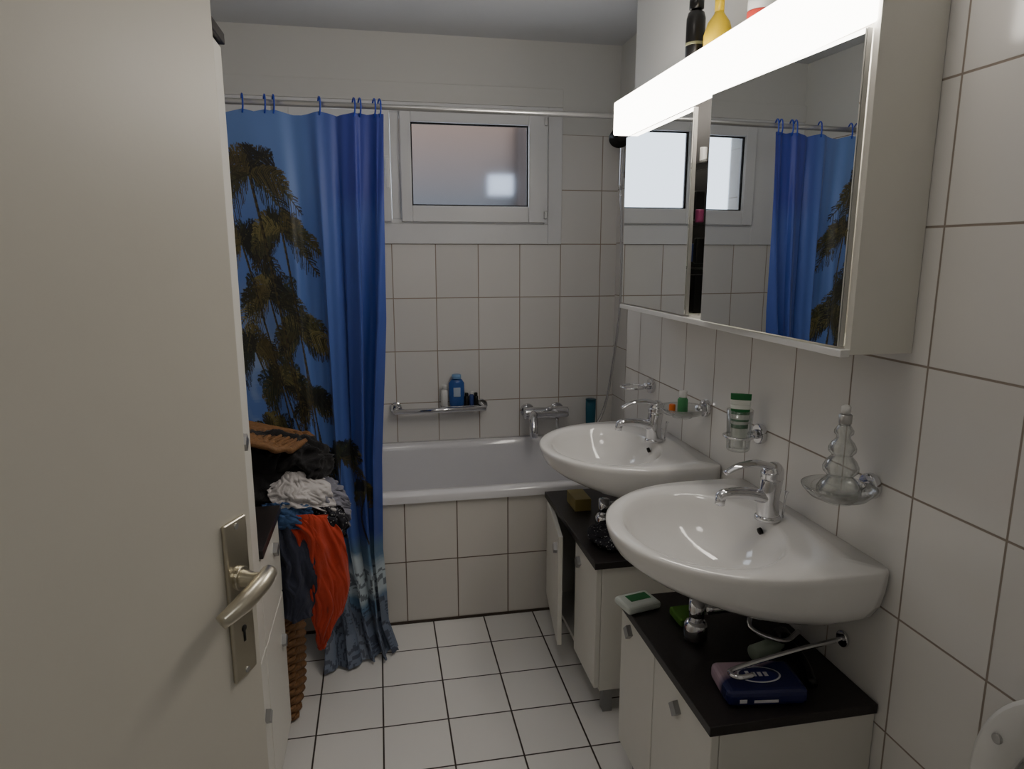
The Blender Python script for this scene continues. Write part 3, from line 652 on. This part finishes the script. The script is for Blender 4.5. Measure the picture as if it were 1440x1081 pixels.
# ------------------------------------------------------------------ laundry hamper and clothes
g=group('wicker_laundry_hamper'); hamper=g
hcx,hcy=-0.465,2.092
def wring(hx,hy,z,amp,phase,nm,rr=0.0075):
    P=[Vector(p) for p in rrect(hcx,hcy,hx,hy,0.05,z,6)]
    P.append(P[0]); Ls=[0]
    for a,b_ in zip(P[:-1],P[1:]): Ls.append(Ls[-1]+(b_-a).length)
    n=120; out=[]
    for k in range(n):
        l=Ls[-1]*k/n; i=max(0,min(len(P)-2,next((q for q in range(1,len(Ls)) if Ls[q]>=l),1)-1))
        dl_=(Ls[i+1]-Ls[i]) or 1e-9
        p=P[i].lerp(P[i+1],(l-Ls[i])/dl_); dd=(p-Vector((hcx,hcy,z))).normalized()
        out.append(p+dd*amp*math.cos(math.pi*k/2.5+phase))
    return tube(nm,out,[rr]*n,m_wick,hamper,6,smooth=False,closed=True)
nr=44
for k in range(nr):
    q=k/(nr-1); wring(0.168+0.026*q,0.135+0.025*q,0.012+0.60*q,0.005,math.pi*(k%2),'weave_%d'%k)
for k in range(2): wring(0.194,0.163,0.625+0.012*k,0.0,0,'rim_%d'%k,0.010)
loft('liner',[rrect(hcx,hcy,0.155,0.125,0.05,0.006,6),rrect(hcx,hcy,0.180,0.148,0.05,0.615,6)],m_wick,hamper,True,False)
e=bpy.data.objects.new('lid',None); COL.objects.link(e); e.parent=hamper; e.location=(-0.430,2.11,0.905); e.rotation_euler=(math.radians(-8),math.radians(12),math.radians(-10))
for k in range(15):
    s=1-k/15.5
    base_=rrect(0,0,0.195*s,0.165*s,0.05*s,0,8)
    pts=[(p[0],p[1],0.004*math.cos(i*1.2+k*3.14)) for i,p in enumerate(base_)]
    tube('lid_weave_%d'%k,pts,[0.0065 if k else 0.010]*len(pts),m_wick,e,6,smooth=False,closed=True)

def cloth(rgb,name,**k): return mat(name,rgb,0.9,var=0.15,nscale=40,bump=0.4,bscale=300,sheen=0.1,**k)
c_black=cloth((20,19,22),'black_cotton'); c_white=cloth((196,192,192),'white_cotton'); c_blue=cloth((58,88,132),'denim_blue')
c_or=cloth((186,62,38),'orange_cotton'); c_navy=cloth((52,56,74),'navy_cotton'); c_grey=cloth((128,128,140),'grey_cotton'); c_dgrey=cloth((44,46,54),'dark_grey_cotton')
def sheet(name,rows,m,nu=90,nv=100,amp=0.012,seed=0,fu_=5.0,fv_=1.2,edge=0.010):
    K=len(rows); cur_=[crom(r_,12) for r_ in rows]; vs=[]
    for j in range(nv+1):
        x=j/nv*(K-1); i=min(int(x),K-2); q=x-i; i0=max(i-1,0); i3=min(i+2,K-1)
        for k in range(nu+1):
            uu=k/nu; vv=j/nv
            u=uu*(len(cur_[0])-1); a=int(min(u,len(cur_[0])-2)); fu=u-a
            def P(r_): return cur_[r_][a].lerp(cur_[r_][a+1],fu)
            A,B,C_,D=P(i0),P(i),P(i+1),P(i3)
            p=0.5*((2*B)+(C_-A)*q+(2*A-5*B+4*C_-D)*q*q+(3*B-A-3*C_+D)*q**3)
            wp=0.35*noise.noise(Vector((uu*2,vv*2.2,seed+3)))
            f1=1-2.2*abs(noise.noise(Vector(((uu+wp)*fu_,vv*fv_,seed))))
            f2=1-2.2*abs(noise.noise(Vector(((uu-wp)*fu_*2.1,(vv+wp)*fv_*2.3,seed+11))))
            w=(f1*1.2+f2*0.45)*amp
            ex_=edge*noise.noise(Vector((uu*3,vv*7,seed+21)))*(1 if uu>0.5 else -1)
            p=p+Vector((0.25*w+ex_,-w,0.25*f2*amp+edge*noise.noise(Vector((uu*5,1.7,seed+5)))*vv))
            vs.append(p)
    fs=[(j*(nu+1)+k,j*(nu+1)+k+1,(j+1)*(nu+1)+k+1,(j+1)*(nu+1)+k) for j in range(nv) for k in range(nu)]
    o=mk(name,vs,fs,m,hamper); md=o.modifiers.new('sol','SOLIDIFY'); md.thickness=0.0025; return o
blob('black_sweater',(-0.40,2.10,0.770),(0.19,0.15,0.115),0.32,1.5,1,c_black,parent=hamper)
blob('dark_jacket',(-0.265,2.10,0.80),(0.09,0.11,0.065),0.4,1.5,11,c_black,parent=hamper)
blob('light_shirt',(-0.22,2.07,0.705),(0.070,0.08,0.040),0.5,1.6,22,c_grey,parent=hamper)
blob('pile_core',(-0.26,2.07,0.64),(0.10,0.11,0.10),0.3,1.6,15,c_dgrey,parent=hamper)
sheet('white_tshirt',[[(-0.33,2.03,0.785),(-0.26,2.01,0.80),(-0.18,2.04,0.765)],[(-0.335,1.97,0.750),(-0.25,1.955,0.755),(-0.155,2.0,0.715)],[(-0.31,1.945,0.715),(-0.24,1.935,0.715),(-0.150,1.98,0.675)]],c_white,amp=0.012,seed=41,fu_=4,fv_=3)
sheet('blue_jeans',[[(-0.35,1.955,0.725),(-0.29,1.94,0.73),(-0.22,1.95,0.715)],[(-0.35,1.935,0.695),(-0.28,1.92,0.69),(-0.205,1.94,0.675)],[(-0.34,1.935,0.66),(-0.27,1.925,0.655),(-0.215,1.94,0.65)]],c_blue,amp=0.010,seed=52,fu_=3,fv_=3)
sheet('dotted_leggings',[[(-0.21,1.965,0.70),(-0.17,1.97,0.70),(-0.135,2.0,0.69)],[(-0.20,1.955,0.665),(-0.15,1.965,0.66),(-0.118,2.0,0.64)],[(-0.18,1.97,0.62),(-0.145,1.98,0.60),(-0.122,2.01,0.58)]],m_dots,amp=0.009,seed=62,fu_=3,fv_=2)
sheet('orange_towel',[[(-0.30,1.95,0.685),(-0.24,1.935,0.695),(-0.165,1.97,0.675)],[(-0.27,1.935,0.63),(-0.21,1.925,0.64),(-0.140,1.975,0.62)],[(-0.250,1.94,0.54),(-0.19,1.93,0.53),(-0.122,1.98,0.52)],[(-0.235,1.95,0.42),(-0.18,1.945,0.41),(-0.122,1.99,0.42)],[(-0.230,1.965,0.31),(-0.195,1.96,0.30),(-0.150,1.985,0.35)],[(-0.224,1.98,0.25),(-0.208,1.975,0.24),(-0.180,1.985,0.29)]],c_or,amp=0.013,seed=3,fu_=3.6,fv_=1.6,edge=0.014)
sheet('navy_trousers',[[(-0.36,1.945,0.66),(-0.30,1.925,0.68),(-0.245,1.945,0.67)],[(-0.35,1.93,0.60),(-0.28,1.915,0.60),(-0.215,1.93,0.58)],[(-0.33,1.93,0.50),(-0.27,1.915,0.48),(-0.21,1.93,0.47)],[(-0.32,1.935,0.40),(-0.28,1.92,0.37),(-0.225,1.935,0.385)]],c_navy,amp=0.011,seed=9,fu_=3,fv_=2)
sheet('grey_blouse',[[(-0.22,1.995,0.74),(-0.175,2.01,0.74),(-0.13,2.06,0.72)],[(-0.20,1.98,0.70),(-0.16,1.99,0.69),(-0.110,2.05,0.67)],[(-0.19,1.985,0.66),(-0.145,2.0,0.63),(-0.115,2.05,0.60)]],c_grey,amp=0.010,seed=12,fu_=3,fv_=3)

# ------------------------------------------------------------------ lights, world, camera
w_=bpy.data.worlds.new('world'); S.world=w_; w_.use_nodes=True
w_.node_tree.nodes['Background'].inputs[0].default_value=(0.78,0.87,1.0,1); w_.node_tree.nodes['Background'].inputs[1].default_value=3.4
l=bpy.data.lights.new('hallway_fill_light','AREA'); l.shape='DISK'; l.size=0.5; l.energy=4; l.color=(1,0.97,0.93)  # added fill light behind the camera, brightens the door and near side
lo=bpy.data.objects.new('hallway_fill_light',l); COL.objects.link(lo); lo.location=(0.1,-0.7,2.33)
g=group('added_fill_dome')  # unseen glowing dome, added to brighten walls and ceiling
lathe('fill_dome_glow',[(0.13,-0.012),(0.135,-0.03),(0.12,-0.06),(0.08,-0.082),(0.03,-0.092),(0.004,-0.093)],(0.1,1.15,ZC),emis('fill_dome_emission',(255,247,238),9.5),g,40)
lathe('base',[(0.14,-0.012),(0.14,-0.0005)],(0.1,1.15,ZC),m_white,g,40)
cam=bpy.data.cameras.new('camera'); cam.sensor_width=36; cam.lens=24; cam.clip_start=0.02
co=bpy.data.objects.new('camera',cam); COL.objects.link(co); co.location=(0,0,1.43)
co.rotation_euler=(math.radians(90-10.93),0,math.radians(-10.99)); S.camera=co
